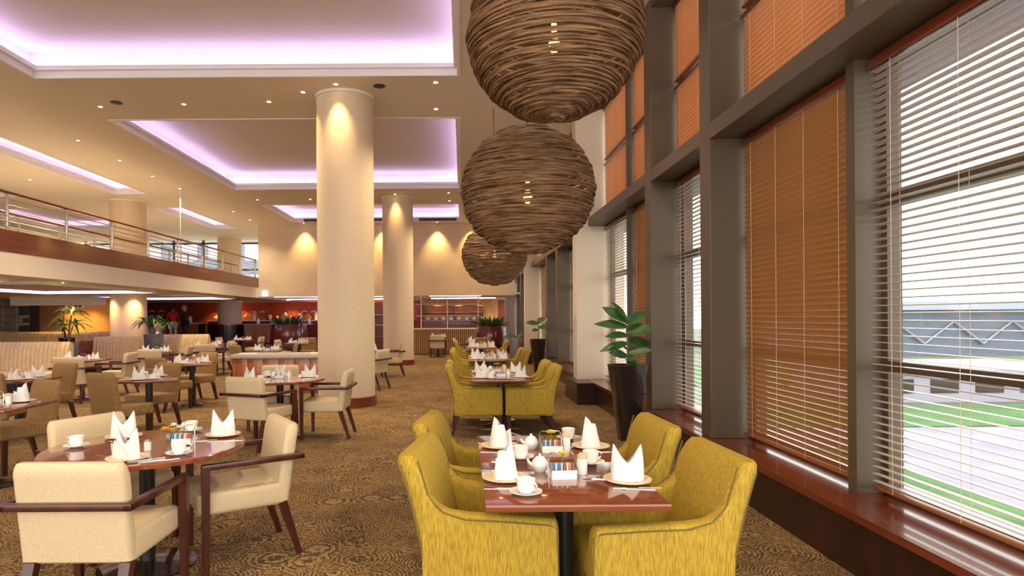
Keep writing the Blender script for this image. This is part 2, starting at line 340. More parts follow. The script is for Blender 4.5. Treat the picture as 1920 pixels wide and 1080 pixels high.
for k, xx in enumerate((-15.6, -14.95)):
    e = thing('wall_sign', [], (xx, 24.2, 2.05), 0, f'small dark sign high on the amber wall, {("left", "right")[k]} of the pair', 'sign')
    add('plate', B(-.22, .22, -.02, 0, -.08, .08).mesh('plate', 'paper'), e)
    for q in (-.15, .02): add('mark', B(q, q + .11, -.03, -.02, -.05, .05).mesh('mark', 'dark'), e)
add('lit_sign', B(-8.15, -7.98, 25.34, 25.4, 2.42, 2.62).mesh('lit_sign', 'sign'), label='small white lit sign below the mezzanine end at the back wall', cat='sign')
# amber kitchen wall on the right behind the partition
struct('wall_kitchen', B(-2.2, 1.9, 33.2, 33.4, 0, 2.44), 'amber')
e = thing('kitchen_shelf', [], (-.6, 33.0, .35), 0, 'amber lit back shelf with rows of dishes behind the glass partition', 'shelf')
for i in range(4): add('shelf_board', B(-1.5, 1.7, -.25, .18, .7 + i * .35, .73 + i * .35).mesh('shelf_board', 'counterwood'), e)
for sx in (-1.5, .2, 1.66): add('upright', B(sx, sx + .04, -.25, .18, 0, 1.9).mesh('upright', 'darkwood'), e)
def counter(x0, x1, y, d, h, z0, label, top='stone', n=6, front='counterwood'):
    e = thing('buffet_counter', [], ((x0 + x1) / 2, y, z0), 0, label, 'counter'); wd = x1 - x0
    add('body', B(-wd / 2, wd / 2, .03, d, 0, h).mesh('body', 'darkwood'), e)
    pm = B(0, wd / n - .015, 0, .03, .06, h - .01).mesh('panel', front)
    for i in range(n): add('panel', pm, e, (-wd / 2 + i * wd / n, 0, 0))
    add('counter_top', B(-wd / 2 - .04, wd / 2 + .04, -.05, d + .03, h, h + .06).mesh('counter_top', top, bevel=.008), e); return e
counter(-14.7, -12.15, 28.6, .8, .92, .35, 'wooden buffet counter where the two standing people wait')
counter(-9.85, -7.0, 28.1, .8, .86, .35, 'wooden buffet counter between far column and round planter')
counter(-6.3, -2.6, 30, .8, .9, .35, 'long buffet counter with food behind the nearest column')
counter(-1.9, 1.6, 30.2, .8, .95, .35, 'kitchen counter with green dishes behind the glass partition')
for i in range(14):
    x = -14.2 + i * .8 + R.uniform(-.1, .1); z, y = (1.33, 28.95) if x < -11.7 else (1.27, 28.6)
    if -12.4 < x < -9.7 or x > -3: continue
    if -7 < x < -6.2: continue
    if x > -6.3: z, y = 1.31, 30.4
    typ = i % 3
    if typ == 0:
        e = thing('orchid_vase', [('vase', MB().lathe([(.06, 0), (.08, .1), (.04, .22), (.05, .24)], 12).mesh('vase', 'china'))], (x, y, z), 0, 'white orchid spray in a pale vase on the buffet counter', 'flowers', 'orchid vases on the buffet')
        mb = MB(); fl = MB()
        for s in (-1, 1): 
            mb.tube([(0, 0, .2), (s * .05, 0, .45), (s * .2, 0, .58), (s * .32, 0, .52)], .008, 4)
            for q in range(5): t = q / 4; fl.lathe([(.004, -.03), (.04, 0), (.004, .03)], 6, (s * (.1 + .22 * t), 0, .52 + .05 * math.sin(3 * t)))
        add('stalk', mb.mesh('stalk', 'leaf'), e); add('blossoms', fl.mesh('blossoms', 'whitepetal'), e)
    elif typ == 1:
        thing('serving_dish', [('dish', MB().lathe([(.12, 0), (.2, .05), (.21, .06), (.17, .05)], 16).mesh('dish', 'china')), ('food', MB().lathe([(.17, .05), (.12, .1), (.02, .13)], 12).mesh('food', R.choice(['food', 'greenfood'])))], (x, y, z), 0, 'white serving dish heaped with food on the buffet counter', 'dish', 'serving dishes on the buffet')
    else:
        thing('glass_jar', [('body', MB().lathe([(.09, 0), (.1, .2), (.06, .26)], 14).mesh('body', 'china')), ('lid', MB().lathe([(.065, .26), (.06, .3), (.015, .33)], 12).mesh('lid', 'chrome'))], (x, y, z), 0, 'tall lidded jar on the buffet counter', 'jar', 'lidded jars on the buffet')
for i in range(9):
    x = -1.7 + i * .38; thing('serving_bowl', [('bowl', MB().lathe([(.06, 0), (.13, .08), (.14, .09), (.1, .08)], 14).mesh('bowl', 'china')), ('salad', MB().lathe([(.11, .08), (.08, .13), (.01, .16)], 10).mesh('salad', 'greenfood' if i % 2 else 'food'))], (x, 30.6, 1.36), 0, 'small bowl of food on the kitchen counter behind the partition', 'bowl', 'bowls on the kitchen counter')
e = thing('drum_counter', [], (-11.0, 29.4, .35), 0, 'dark drum counter ringing the far column at the buffet', 'counter')
add('drum', MB().lathe([(.57, .0), (1.0, 0), (1.0, .86), (.57, .86)], 40, cap=False).mesh('drum', 'darkwood'), e); add('drum_top', MB().lathe([(.57, .86), (1.05, .86), (1.05, .91), (.57, .91)], 40, cap=False).mesh('drum_top', 'redwood'), e)
counter(-13.5, -2.6, 33.0, .8, 1.0, .35, 'long back bar along the red buffet wall', 'whiteband', 14, 'redwood')
for i in range(26):
    x = -13.2 + i * .41; z = 1.41; y = 33.25 + R.uniform(0, .2); nm = ('basket', 'lidded_jar', 'bread_stack', 'white_urn')[i % 4]; hh = R.uniform(.2, .42)
    add(nm, MB().lathe({0: [(.12, 0), (.17, hh * .5), (.15, hh * .55), (.1, hh * .8), (.01, hh)], 1: [(.08, 0), (.1, hh), (.06, hh * 1.2), (.06, hh * 1.3), (.01, hh * 1.4)], 2: [(.16, 0), (.17, hh * .3), (.12, hh * .6), (.05, hh * .75)], 3: [(.07, 0), (.05, .05), (.12, hh * .7), (.08, hh * 1.3), (.1, hh * 1.4)]}[i % 4], 14).mesh(nm, ('food', 'china', 'amber', 'china')[i % 4]), None, (x, y, z), 0, {0: 'round basket of food', 1: 'pale lidded jar', 2: 'low stack of bread', 3: 'white urn vase'}[i % 4] + ' on the back bar along the red wall', nm.replace('_', ' '), nm.replace('_', ' ') + 's on the back bar')
# partition
e = thing('slatted_partition', [], (0, 25.0, 0), 0, 'low fluted wooden partition with white ledge and thin frame posts', 'partition')
add('panel', B(-1.95, .75, .04, .12, 0, 1.02).mesh('panel', 'brownwall'), e)
bm_ = B(0, .045, -.01, .04, .05, 1.02).mesh('batten', 'amber')
for i in range(33): add('batten', bm_, e, (-1.93 + i * .081, 0, 0))
add('ledge', B(-1.97, .77, -.06, .16, 1.02, 1.07).mesh('ledge', 'whiteband'), e)
for x in (-1.68, -.62, .62): add('post', B(x, x + .035, .03, .065, 1.07, 2.39).mesh('post', 'whiteband'), e)
for z in (1.55, 2.02, 2.32): add('cross_bar', B(-1.9, .65, .04, .055, z, z + .02).mesh('cross_bar', 'whiteband'), e)
# shelf rack behind between the columns
e = thing('display_rack', [], (-3.1, 24.3, 0), 0, 'dark red display rack between the two big columns', 'rack')
for z in (.3, .75, 1.2, 1.6): add('shelf_board', B(-.5, .5, 0, .4, z, z + .04).mesh('shelf_board', 'redwood'), e)
for x in (-.5, .46): add('upright', B(x, x + .04, 0, .4, 0, 2.1).mesh('upright', 'darkwood'), e)
add('back_panel', B(-.5, .5, .38, .41, .1, 2.1).mesh('back_panel', 'redwall'), e)

# ------------------------------------------------------------------ chairs
def lerp(a, b, t): return a + (b - a) * t
def slabback(w, t, z0, z1, lean, wrap=.0, r=.03, flare=0, x0=0, curve=.0):
    rings = []; zs = [0, .1, .25, .4, .55, .7, .82, .91, .965, 1]
    for k, q in enumerate(zs):
        z = lerp(z0, z1, q); off = x0 - lean * (q ** 1.5 if curve else q)
        s = 1 if q < .9 else (.985 if q < .95 else (.95 if q < 1 else .86)); ts = 1 if q < .9 else (.97 if q < .95 else (.8 if q < 1 else .4))
        ww = (w + flare * q) * (1 if s == 1 else 1 - (1 - s) * .35)
        rr = []
        for a, b in rrect(t * ts, ww, min(r, t * ts * .49)):
            rr.append((off + t / 2 + a + wrap * q * (b / (w / 2)) ** 2, b, z - (.025 * (abs(b) / (w / 2)) ** 4 if q > .9 else 0)))
        rings.append(rr)
    return MB().loft(rings)
def taper(x0, y0, z0, x1, y1, z1, a, b):
    return MB().hexa([(x1 - b, y1 - b, z1), (x1 + b, y1 - b, z1), (x1 + b, y1 + b, z1), (x1 - b, y1 + b, z1)], [(x0 - a, y0 - a, z0), (x0 + a, y0 - a, z0), (x0 + a, y0 + a, z0), (x0 - a, y0 + a, z0)])
# yellow tub armchair: faces +x, origin at bottom rear centre
YP = [('backrest', slabback(.60, .115, .25, .90, .17, .035, .045, .01, curve=1).mesh('backrest', 'yellow'))]
for s in (-1, 1):
    rings = []
    for x, zt in ((.0, .72), (.03, .70), (.07, .655), (.12, .63), (.2, .62), (.35, .618), (.53, .615), (.60, .612), (.613, .60), (.618, .57)):
        h = zt - .25; rings.append([(x, s * .265 + a, .25 + h / 2 + b) for a, b in rrect(.085 if x < .61 else .07, h if x < .61 else h - .02, .03)])
    YP.append(('armrest', MB().loft(rings).mesh('armrest', 'yellow')))
    YP.append(('piping', MB().tube([(-.17 * q ** 1.5 + .035 * q + .101, s * (.2905 + .005 * q), lerp(.25, .90, q)) for q in (.94, .86, .76, .68)] + [(.065, s * .305, .66), (.10, s * .308, .628), (.2, s * .309, .6), (.35, s * .309, .598), (.58, s * .3085, .59), (.612, s * .301, .57), (.618, s * .297, .28)], .004, 5).mesh('piping', 'piping')))
YP.append(('seat', B(.09, .595, -.225, .225, .30, .465).mesh('seat', 'yellow', bevel=.04, seg=4)))
YP.append(('seat_rail', B(.05, .585, -.23, .23, .25, .31).mesh('seat_rail', 'yellow', bevel=.012)))
def rearpt(q, sg): return (-.17 * q ** 1.5 + .033 * q + .012, sg * (.30 + .005 * q - .012), lerp(.25, .90, q))
for sg in (-1, 1): YP.append(('piping', MB().tube([rearpt(q / 10 * .9, sg) for q in range(11)], .005, 5).mesh('piping', 'piping')))
for s in (-1, 1):
    YP.append(('leg', taper(.05, s * .25, .26, -.03, s * .25, 0, .026, .018).mesh('leg', 'chairwood'))); YP.append(('leg', taper(.57, s * .255, .26, .575, s * .255, 0, .026, .018).mesh('leg', 'chairwood')))
# beige armchair with wooden rail wrapping its back
BP = [('backrest', slabback(.53, .085, .36, .86, .09, .02, .03).mesh('backrest', 'beige')), ('seat', B(.02, .55, -.265, .265, .335, .475).mesh('seat', 'beige', bevel=.035, seg=4)),
      ('back_rail', B(-.085, -.045, -.315, .315, .625, .66).mesh('back_rail', 'chairwood', bevel=.005))]
for s in (-1, 1):
    BP.append(('armrest', MB().hexa([(-.085, s * .295 - .02, .625), (.53, s * .295 - .02, .62), (.53, s * .295 + .02, .62), (-.085, s * .295 + .02, .625)], [(-.085, s * .295 - .02, .66), (.53, s * .295 - .02, .655), (.53, s * .295 + .02, .655), (-.085, s * .295 + .02, .66)]).mesh('armrest', 'chairwood', bevel=.004)))
    BP.append(('leg', taper(.508, s * .295, .64, .508, s * .295, 0, .023, .018).mesh('leg', 'chairwood')))
    BP.append(('leg', taper(.04, s * .23, .35, -.07, s * .23, 0, .027, .017).mesh('leg', 'chairwood')))
# brown parsons chair
PP = [('backrest', slabback(.47, .075, .33, .90, .10, .01, .02).mesh('backrest', 'brownfab')), ('seat', B(.01, .5, -.235, .235, .34, .48).mesh('seat', 'brownfab', bevel=.03, seg=4))]
for s in (-1, 1):
    PP.append(('leg', taper(.04, s * .2, .35, -.06, s * .2, 0, .026, .017).mesh('leg', 'chairwood'))); PP.append(('leg', taper(.46, s * .2, .35, .46, s * .2, 0, .024, .018).mesh('leg', 'chairwood')))
def chair(kind, x, y, a, label, group=None):
    nm, pr = {'y': ('tub_armchair', YP), 'b': ('wood_rail_armchair', BP), 'p': ('parsons_chair', PP)}[kind]
    return thing(nm, pr, (x, y, 0), math.radians(a), label, 'chair', group)
# ------------------------------------------------------------------ tables
TZ = .74
def pedestal(star):
    ps = [('pedestal', MB().lathe([(.045, .03), (.045, TZ - .035)], 20).mesh('pedestal', 'black')), ('top_bracket', B(-.2, .2, -.2, .2, TZ - .05, TZ - .03).mesh('top_bracket', 'black'))]
    if star:
        ps.append(('base_hub', MB().lathe([(.06, .02), (.05, .07)], 16).mesh('base_hub', 'chrome')))
        for i in range(4): a = i * pi / 2 + pi / 4; c, s = math.cos(a), math.sin(a); ps.append(('foot', MB().tube([(0, 0, .055), (c * .2, s * .2, .035), (c * .34, s * .34, .02)], [.028, .022, .018], 8).mesh('foot', 'chrome')))
    else: ps.append(('base_plate', MB().lathe([(.28, 0), (.28, .012), (.2, .025), (.05, .045)], 40).mesh('base_plate', 'blackpot')))
    return ps
STAR, DISC = pedestal(1), pedestal(0)
SQ = [('tabletop', B(-.385, .385, -.375, .375, TZ - .03, TZ).mesh('tabletop', 'tablewood', bevel=.004))] + STAR
SQ2 = [('tabletop', B(-.36, .36, -.36, .36, TZ - .03, TZ).mesh('tabletop', 'tablewood', bevel=.004))] + DISC[:-1] + [('base_plate', MB().lathe([(.2, 0), (.2, .012), (.15, .025), (.05, .045)], 32).mesh('base_plate', 'blackpot'))]
RD = [('tabletop', MB().lathe([(.56, TZ - .03), (.572, TZ - .024), (.572, TZ - .006), (.565, TZ)], 64).mesh('tabletop', 'tablewood'))] + DISC
def table(parts, x, y, rz, label, group=None): return thing('dining_table', parts, (x, y, 0), math.radians(rz), label, 'table', group)
# ------------------------------------------------------------------ tableware
def napmesh(peaks, h, seed):
    r = random.Random(seed); n = 32; rings = []; ph = r.uniform(0, 1)
    for lev in range(9):
        t = lev / 8; rr = []
        for a in range(n):
            th = 2 * pi * a / n
            pk = abs(math.cos(th)) ** 1.3 if peaks == 2 else max(0, math.cos(th)) ** .7 * .5 + .5
            hh = h * (.48 + .52 * pk); rad = (.074 if peaks == 2 else .06) * (1 - .22 * t * t) * (1 + .05 * math.sin(5 * th + ph * 6) * (1 - t))
            k = .62 if peaks == 2 else .8
            sh = 1 if peaks == 2 else 1 - .28 * t
            rr.append((rad * math.cos(th) * (1 + .12 * t if peaks == 2 else sh), rad * k * math.sin(th) * (1 - (.5 if peaks == 2 else .62) * t), hh * t))
        rings.append(rr)
    inner = [[(x * .93, y * .88, z - .002) for x, y, z in r_] for r_ in rings[::-1]]
    return MB().loft(rings + inner, cap=False).mesh('napkin', 'napkin')
NAP = {(p, q): napmesh(p, h, p * 7 + q) for p, q, h in ((2, 0, .168), (2, 1, .15), (1, 0, .178), (1, 1, .17))}
FLAP = MB().loft([[(-.066, -.040, .004), (.058, -.050, .003), (.058, -.046, .003), (-.066, -.036, .004)], [(-.066, -.036, .055), (.02, -.0465, .05), (.02, -.043, .05), (-.066, -.032, .055)], [(-.06, -.03, .105), (-.054, -.034, .10), (-.054, -.03, .10), (-.06, -.026, .105)]]).mesh('fold', 'napkin')
CUP = [('body', MB().lathe([(.024, 0), (.028, .004), (.036, .02), (.041, .045), (.043, .062), (.0405, .062), (.034, .022), (.015, .008)], 24).mesh('body', 'china')),
       ('handle', MB().tube([(.038, 0, .05), (.055, 0, .053), (.066, 0, .042), (.06, 0, .026), (.036, 0, .018)], .0045, 6).mesh('handle', 'china'))]
SAUCER = MB().lathe([(.03, 0), (.035, .004), (.066, .013), (.073, .017), (.073, .019), (.035, .008), (.005, .007)], 28).mesh('saucer', 'china')
PLATE = MB().lathe([(.06, 0), (.075, .004), (.112, .012), (.112, .015), (.07, .007), (.005, .006)], 32).mesh('plate', 'plate')
KNIFE = [('handle', B(-.005, .005, -.1, 0, 0, .004).mesh('handle', 'chrome', bevel=.0015)), ('blade', MB().hexa([(-.006, 0, 0), (.007, 0, 0), (.004, .11, 0), (-.003, .11, 0)], [(-.006, 0, .002), (.007, 0, .002), (.004, .11, .002), (-.003, .11, .002)]).mesh('blade', 'chrome'))]
fk = MB().box(-.01, .01, .03, .05, .003, .006)
for i in range(4): fk.box(-.01 + i * .006, -.0075 + i * .006, .05, .09, .003, .006)
FORK = [('handle', B(-.004, .004, -.1, .03, 0, .004).mesh('handle', 'chrome', bevel=.0015)), ('tines', fk.mesh('tines', 'chrome'))]
SPOON = [('handle', B(-.003, .003, -.08, .03, 0, .003).mesh('handle', 'chrome')), ('bowl', MB().loft([[(.003 + 0 * a, .028, .002) for a in range(8)]] + [[(math.cos(2 * pi * a / 8) * w_, .05 + y_ + math.sin(2 * pi * a / 8) * .001, .003 + math.sin(2 * pi * a / 8) * .001) for a in range(8)] for w_, y_ in ((.008, -.012), (.013, .0), (.012, .014), (.004, .026))]).mesh('bowl', 'chrome'))]
tray = MB().box(-.06, .06, -.035, .035, 0, .006); tray.box(-.06, .06, -.035, -.031, 0, .042); tray.box(-.06, .06, .031, .035, 0, .042); tray.box(-.06, -.056, -.035, .035, 0, .042); tray.box(.056, .06, -.035, .035, 0, .042)
CADDY = [('tray', tray.mesh('tray', 'china')), ('wire_frame', MB().tube([(-.063, .037, 0), (-.063, .037, .10), (-.05, .037, .115), (.05, .037, .115), (.063, .037, .10), (.063, .037, 0)], .0025, 6).tube([(-.064, -.037, .04), (-.064, .037, .1)], .0025, 6).tube([(.064, -.037, .04), (.064, .037, .1)], .0025, 6).mesh('wire_frame', 'chrome'))]
PACK = {c: B(-.0045, .0045, -.002, .002, 0, .062).mesh('packet', c) for c in ('blue', 'packetwhite', 'pink', 'brownpacket')}
PACK = {c: MB().box(-.011, .011, -.0015, .0015, 0, .065).mesh('packet', c) for c in ('blue', 'packetwhite', 'pink', 'brownpacket')}
def flowermesh(n, r, mt):
    mb = MB()
    for i in range(n): a = 2 * pi * i / n; mb.leaf((0, 0, 0), (math.cos(a), math.sin(a), .35), (0, 0, 1), r, r * .5, .2, 3)
    for i in range(n): a = 2 * pi * (i + .5) / n; mb.leaf((0, 0, .004), (math.cos(a), math.sin(a), .9), (0, 0, 1), r * .8, r * .4, .2, 3)
    return mb.mesh('petals', mt)
FLW = {c: flowermesh(7, .035, c) for c in ('petal', 'orangepetal', 'redpetal', 'whitepetal')}
POTB = [('body', MB().lathe([(.026, 0), (.04, .02), (.043, .038), (.034, .06), (.026, .064)], 20).mesh('body', 'china')), ('lid', MB().lathe([(.028, .064), (.02, .074), (.006, .078), (.008, .086), (.003, .09)], 16).mesh('lid', 'china')), ('spout', MB().tube([(-.036, 0, .03), (-.055, 0, .045), (-.062, 0, .06)], [.01, .007, .006], 8).mesh('spout', 'china'))]
SHAK = [('body', MB().lathe([(.026, 0), (.027, .07), (.026, .075)], 20).mesh('body', 'china')), ('cap', MB().lathe([(.025, .075), (.024, .092), (.012, .1), (.003, .102)], 16).mesh('cap', 'peach'))]
SALT = [('body', MB().lathe([(.02, 0), (.02, .05)], 16).mesh('body', 'china')), ('cap', MB().lathe([(.02, .05), (.014, .062), (.003, .066)], 14).mesh('cap', 'chrome'))]
VASE = MB().lathe([(.02, 0), (.03, .02), (.028, .05), (.022, .06), (.02, .06), (.025, .03)], 16).mesh('vase', 'glass')
def napkin(x, y, a, kind, label, z=TZ + .007, group=None):
    e = thing('folded_napkin', [('crown', NAP[kind]), ('fold', FLAP)], (x, y, z), math.radians(a), label, 'napkin', group); return e
def plate(x, y, label, group=None): add('side_plate', PLATE, None, (x, y, TZ), 0, label, 'plate', group)
def cup(x, y, a, where, saucer=True, group=None):
    add('saucer', SAUCER, None, (x, y, TZ), 0, f'white saucer under the cup {where}', 'saucer', group and group + ' saucers')
    thing('coffee_cup', CUP, (x, y, TZ + .0085), math.radians(a), f'white coffee cup {where}', 'cup', group and group + ' cups')
def cutlery(nm, parts, x, y, a, label, group=None): thing(nm, parts, (x, y, TZ), math.radians(a), label, nm, group)
def caddy(x, y, a, label, where, flower='petal', packs=True, group=None):
    e = thing('sugar_caddy', CADDY, (x, y, TZ), math.radians(a), label, 'caddy', group)
    c, s = math.cos(math.radians(a)), math.sin(math.radians(a))
    cols = ['blue', 'packetwhite', 'blue', 'packetwhite', 'brownpacket', 'packetwhite', 'pink', 'brownpacket'] if packs else ['blue', 'packetwhite', 'pink', 'packetwhite']
    for row in ((-.018, .0) if packs else (0,)):
        for i, cl in enumerate(cols):
            dx = -.047 + i * (.0945 / (len(cols) - 1)); px, py = x + dx * c - row * s, y + dx * s + row * c
            add('sugar_packet', PACK[cl], None, (px, py, TZ + .006), math.radians(a + 62), f'{ {"blue":"blue","packetwhite":"white","pink":"pink","brownpacket":"brown"}[cl]} sugar packet in the caddy {where}', 'packet', f'{cl} sugar packets {where}')
    e = thing('flower', [('petals', FLW[flower])], (x - .018 * s * -1, y + .018 * c, TZ + .108), 0, f'{ {"petal":"yellow","orangepetal":"orange","redpetal":"pink","whitepetal":"white"}[flower]} flower in the sugar caddy {where}', 'flower', group and group + ' flowers')
    add('stem', MB().tube([(0, 0, -.1), (0, 0, .005)], .003, 5).mesh('stem', 'leaf'), e)

# ---- nearest window table: two square tables pushed together, four yellow armchairs
table(SQ, .475, 2.567 + .375, 0, 'square red-brown table nearest the viewer, front half of the pair')
table(SQ, .475, 2.567 + 1.127, 0, 'square red-brown table pushed behind the nearest one')
chair('y', -.148, 3.15, -8, 'yellow armchair nearest the viewer, left of the front table'); chair('y', -.15, 4.0, -8, 'yellow armchair left of the front tables, behind the nearest left one')
chair('y', 1.15, 2.98, 183, 'yellow armchair nearest the viewer on the window side of the front table'); chair('y', 1.12, 3.82, 182, 'yellow armchair on the window side, behind the nearest right one')
for x, y, a, k, t in ((.20, 2.98, 20, (1, 0), 'near left'), (.772, 2.93, -8, (2, 0), 'near right'), (.215, 3.72, 150, (1, 1), 'far left'), (.755, 3.69, 200, (1, 0), 'far right')):
    plate(x, y, f'patterned cream side plate at the {t} seat of the front table'); napkin(x, y, a, k, f'white folded napkin on the {t} plate of the front table')
for x, y, a, t in ((.272, 2.72, -50, 'at the front edge of the nearest table'), (.315, 3.40, 150, 'between the two left napkins of the front tables'), (.67, 3.27, 20, 'behind the front right napkin'), (.665, 3.93, 90, 'at the far end of the front tables')): cup(x, y, a, t)
caddy(.48, 3.0, 4, 'white sugar caddy nearest the viewer with a yellow flower', 'nearest the viewer'); caddy(.505, 3.56, 2, 'white sugar caddy behind the first on the front tables', 'second on the front tables')
for x, y, t in ((.385, 3.13, 'beside the nearest sugar caddy'), (.40, 3.66, 'beside the second sugar caddy')): thing('milk_pot', POTB, (x, y, TZ), 0, f'small white lidded pot {t}', 'pot')
for x, y, t in ((.588, 3.08, 'right of the nearest sugar caddy'), (.597, 3.62, 'right of the second sugar caddy')): thing('shaker', SHAK, (x, y, TZ), 0, f'white shaker with peach top {t}', 'shaker')
for nm, pr, x, y, a, t in (('knife', KNIFE, .20, 2.81, 88, 'left of the front coffee cup'), ('fork', FORK, .17, 3.14, 85, 'behind the near left plate'), ('fork', FORK, .76, 2.785, 84, 'in front of the near right plate'), ('knife', KNIFE, .79, 2.81, 86, 'just below the near right plate'), ('spoon', SPOON, .645, 2.97, 75, 'left of the near right plate'), ('knife', KNIFE, .21, 3.575, 90, 'in front of the far left plate'), ('knife', KNIFE, .77, 3.55, 92, 'in front of the far right plate'), ('fork', FORK, .25, 3.87, 120, 'behind the far left plate')):
    cutlery(nm, pr, x, y, a, f'steel {nm} {t} on the front tables')
# ---- near round table
table(RD, -1.95, 3.83, 0, 'round red-brown table in the left foreground')
chair('b', -1.86, 2.97, 90, 'beige armchair with its back to the viewer at the round foreground table')
chair('b', -1.25, 4.19, 212, 'beige armchair right of the round foreground table')
chair('b', -2.60, 4.33, -28, 'beige armchair behind the round foreground table, mostly hidden')
for x, y, a, k, t in ((-2.24, 4.10, 10, (2, 0), 'back left'), (-1.87, 3.46, -15, (2, 0), 'front'), (-1.60, 4.14, 5, (2, 0), 'right')):
    plate(x, y, f'cream side plate at the {t} seat of the round foreground table'); napkin(x, y, a, k, f'white two-peaked napkin at the {t} seat of the round foreground table')
for x, y, a, t in ((-2.36, 3.79, 170, 'at the left edge of the round table'), (-1.88, 4.30, 190, 'at the far edge of the round table'), (-1.63, 3.56, 20, 'at the front right of the round table')): cup(x, y, a, t)
e = thing('flower_vase', [('vase', VASE)], (-1.86, 3.93, TZ), 0, 'small glass vase of orange and white flowers on the round table', 'vase')
for i, (dx, dy, dz, c) in enumerate(((-.03, 0, .08, 'orangepetal'), (.02, .02, .1, 'whitepetal'), (.03, -.02, .075, 'petal'), (0, -.03, .085, 'orangepetal'), (.05, .02, .085, 'whitepetal'))):
    fo = add('blossom', FLW[c], e, (dx, dy, dz)); add('stalk', MB().tube([(-dx * .7, -dy * .7, -dz + .01), (0, 0, 0)], .002, 4).mesh('stalk', 'leaf'), fo)
caddy(-1.74, 3.85, 10, 'white sugar caddy beside the flower vase on the round table', 'on the round table', 'whitepetal')
thing('salt_shaker', SALT, (-1.88, 3.70, TZ), 0, 'small white salt shaker on the round foreground table', 'shaker')
for nm, pr, x, y, a, t in (('knife', KNIFE, -1.68, 3.42, -60, 'by the front napkin'), ('fork', FORK, -1.75, 3.44, -55, 'next to the front knife'), ('knife', KNIFE, -1.52, 3.95, -75, 'before the right napkin'), ('fork', FORK, -1.66, 3.95, -70, 'left of the right knife'), ('spoon', SPOON, -1.75, 4.05, -40, 'behind the sugar caddy'), ('fork', FORK, -2.2, 3.92, 60, 'by the back left plate'), ('knife', KNIFE, -2.03, 3.52, 60, 'left of the front napkin')):
    cutlery(nm, pr, x, y, a, f'steel {nm} {t} on the round table')
# ---- simpler settings for the other tables
def setting(x, y, seats, where, flower='petal', rot=0):
    c, s = math.cos(math.radians(rot)), math.sin(math.radians(rot))
    for i, (dx, dy) in enumerate(seats):
        px, py = x + dx * c - dy * s, y + dx * s + dy * c
        add('side_plate', PLATE, None, (px, py, TZ), 0, f'cream side plate {where}', 'plate', f'plates {where}')
        napkin(px, py, R.uniform(-30, 30), (2, i % 2) if i % 3 else (R.choice((1, 2)), 0), f'white folded napkin {where}', group=f'napkins {where}')
        l = math.hypot(dx, dy); cx, cy = dx - dy / l * .2, dy + dx / l * .17
        cup(x + cx * c * .85 - cy * s * .85, y + cx * s * .85 + cy * c * .85, R.uniform(0, 360), where, group=where)
        k = .2; cutlery('knife', KNIFE, x + (dx + dy / l * .14) * c - (dy - dx / l * .14) * s, y + (dx + dy / l * .14) * s + (dy - dx / l * .14) * c, rot + math.degrees(math.atan2(dy, dx)) + 90, f'steel knife {where}', f'knives {where}')
    caddy(x, y, rot, f'white sugar caddy {where}', where, flower, packs=False)
    thing('milk_pot', POTB, (x - .1, y + .06, TZ), R.uniform(0, 6), f'small white lidded pot {where}', 'pot')
    thing('shaker', SHAK, (x + .1, y + .05, TZ), 0, f'white shaker with peach top {where}', 'shaker')
LR = ((-.25, -.12), (.25, -.1))
for y0, nm, fl in ((7.64, 'second', 'orangepetal'), (11.1, 'third', 'petal'), (15.5, 'fourth', 'petal')):
    for h, hn in ((0, 'front'), (1, 'rear')):
        table(SQ, .49, y0 + .375 + h * .752, 0, f'square table in the {nm} yellow-chair row, {hn} half of the pair')
        setting(.49, y0 + .375 + h * .752, LR, f'on the {hn} table of the {nm} yellow-chair row', fl if h == 0 else 'petal')
for x, y, a, t in ((-.11, 8.25, 0, 'front left of the second table row'), (-.11, 9.05, 0, 'rear left of the second table row'), (1.16, 8.22, 180, 'front window side of the second table row'), (1.14, 9.0, 180, 'rear window side of the second table row'),
                   (-.12, 11.96, 0, 'front left of the third table row'), (-.12, 12.8, 0, 'rear left of the third table row'), (1.13, 11.75, 180, 'front window side of the third table row'), (1.13, 12.6, 180, 'rear window side of the third table row'),
                   (-.12, 16.2, 0, 'front left of the fourth table row'), (-.12, 17.0, 0, 'rear left of the fourth table row'), (1.13, 16.9, 180, 'window side of the fourth table row')):
    chair('y', x, y, a, f'yellow armchair at the {t}')
table(SQ, .5, 19.7, 0, 'square table by the big red planter'); setting(.5, 19.7, LR, 'on the table by the big red planter'); chair('p', .62, 18.9, 90, 'brown chair with its back to the viewer by the red planter'); chair('b', -.25, 19.7, 0, 'beige armchair left of the table by the red planter')
chair('b', -.95, 23.2, 90, 'lone beige chair with its back to the viewer before the fluted partition'); table(SQ2, -.95, 24.1, 0, 'small table against the fluted partition'); setting(-.95, 24.1, ((-.2, -.1), (.2, -.1)), 'on the table against the fluted partition')
# second round table
table(RD, -2.36, 8.02, 0, 'round table in front of the thick nearest column')
chair('b', -2.5, 7.16, 68, 'beige armchair turned away at the round table before the column'); chair('b', -1.50, 8.02, 180, 'beige armchair right of the round table before the column'); chair('b', -2.62, 8.90, -88, 'beige armchair behind the round table, against the stone-topped counter')
setting(-2.36, 8.02, ((.36, .12), (-.1, .38), (-.3, -.25)), 'on the round table before the column', 'whitepetal')
# beyond the column
table(SQ, -2.35, 14.7, 0, 'table behind the thick column'); setting(-2.35, 14.7, ((.25, -.1), (.2, .15)), 'on the table behind the thick column')
chair('b', -1.70, 13.1, 160, 'beige armchair just right of the thick column'); chair('b', -1.6, 16.2, 190, 'beige armchair at the foot of the second column')
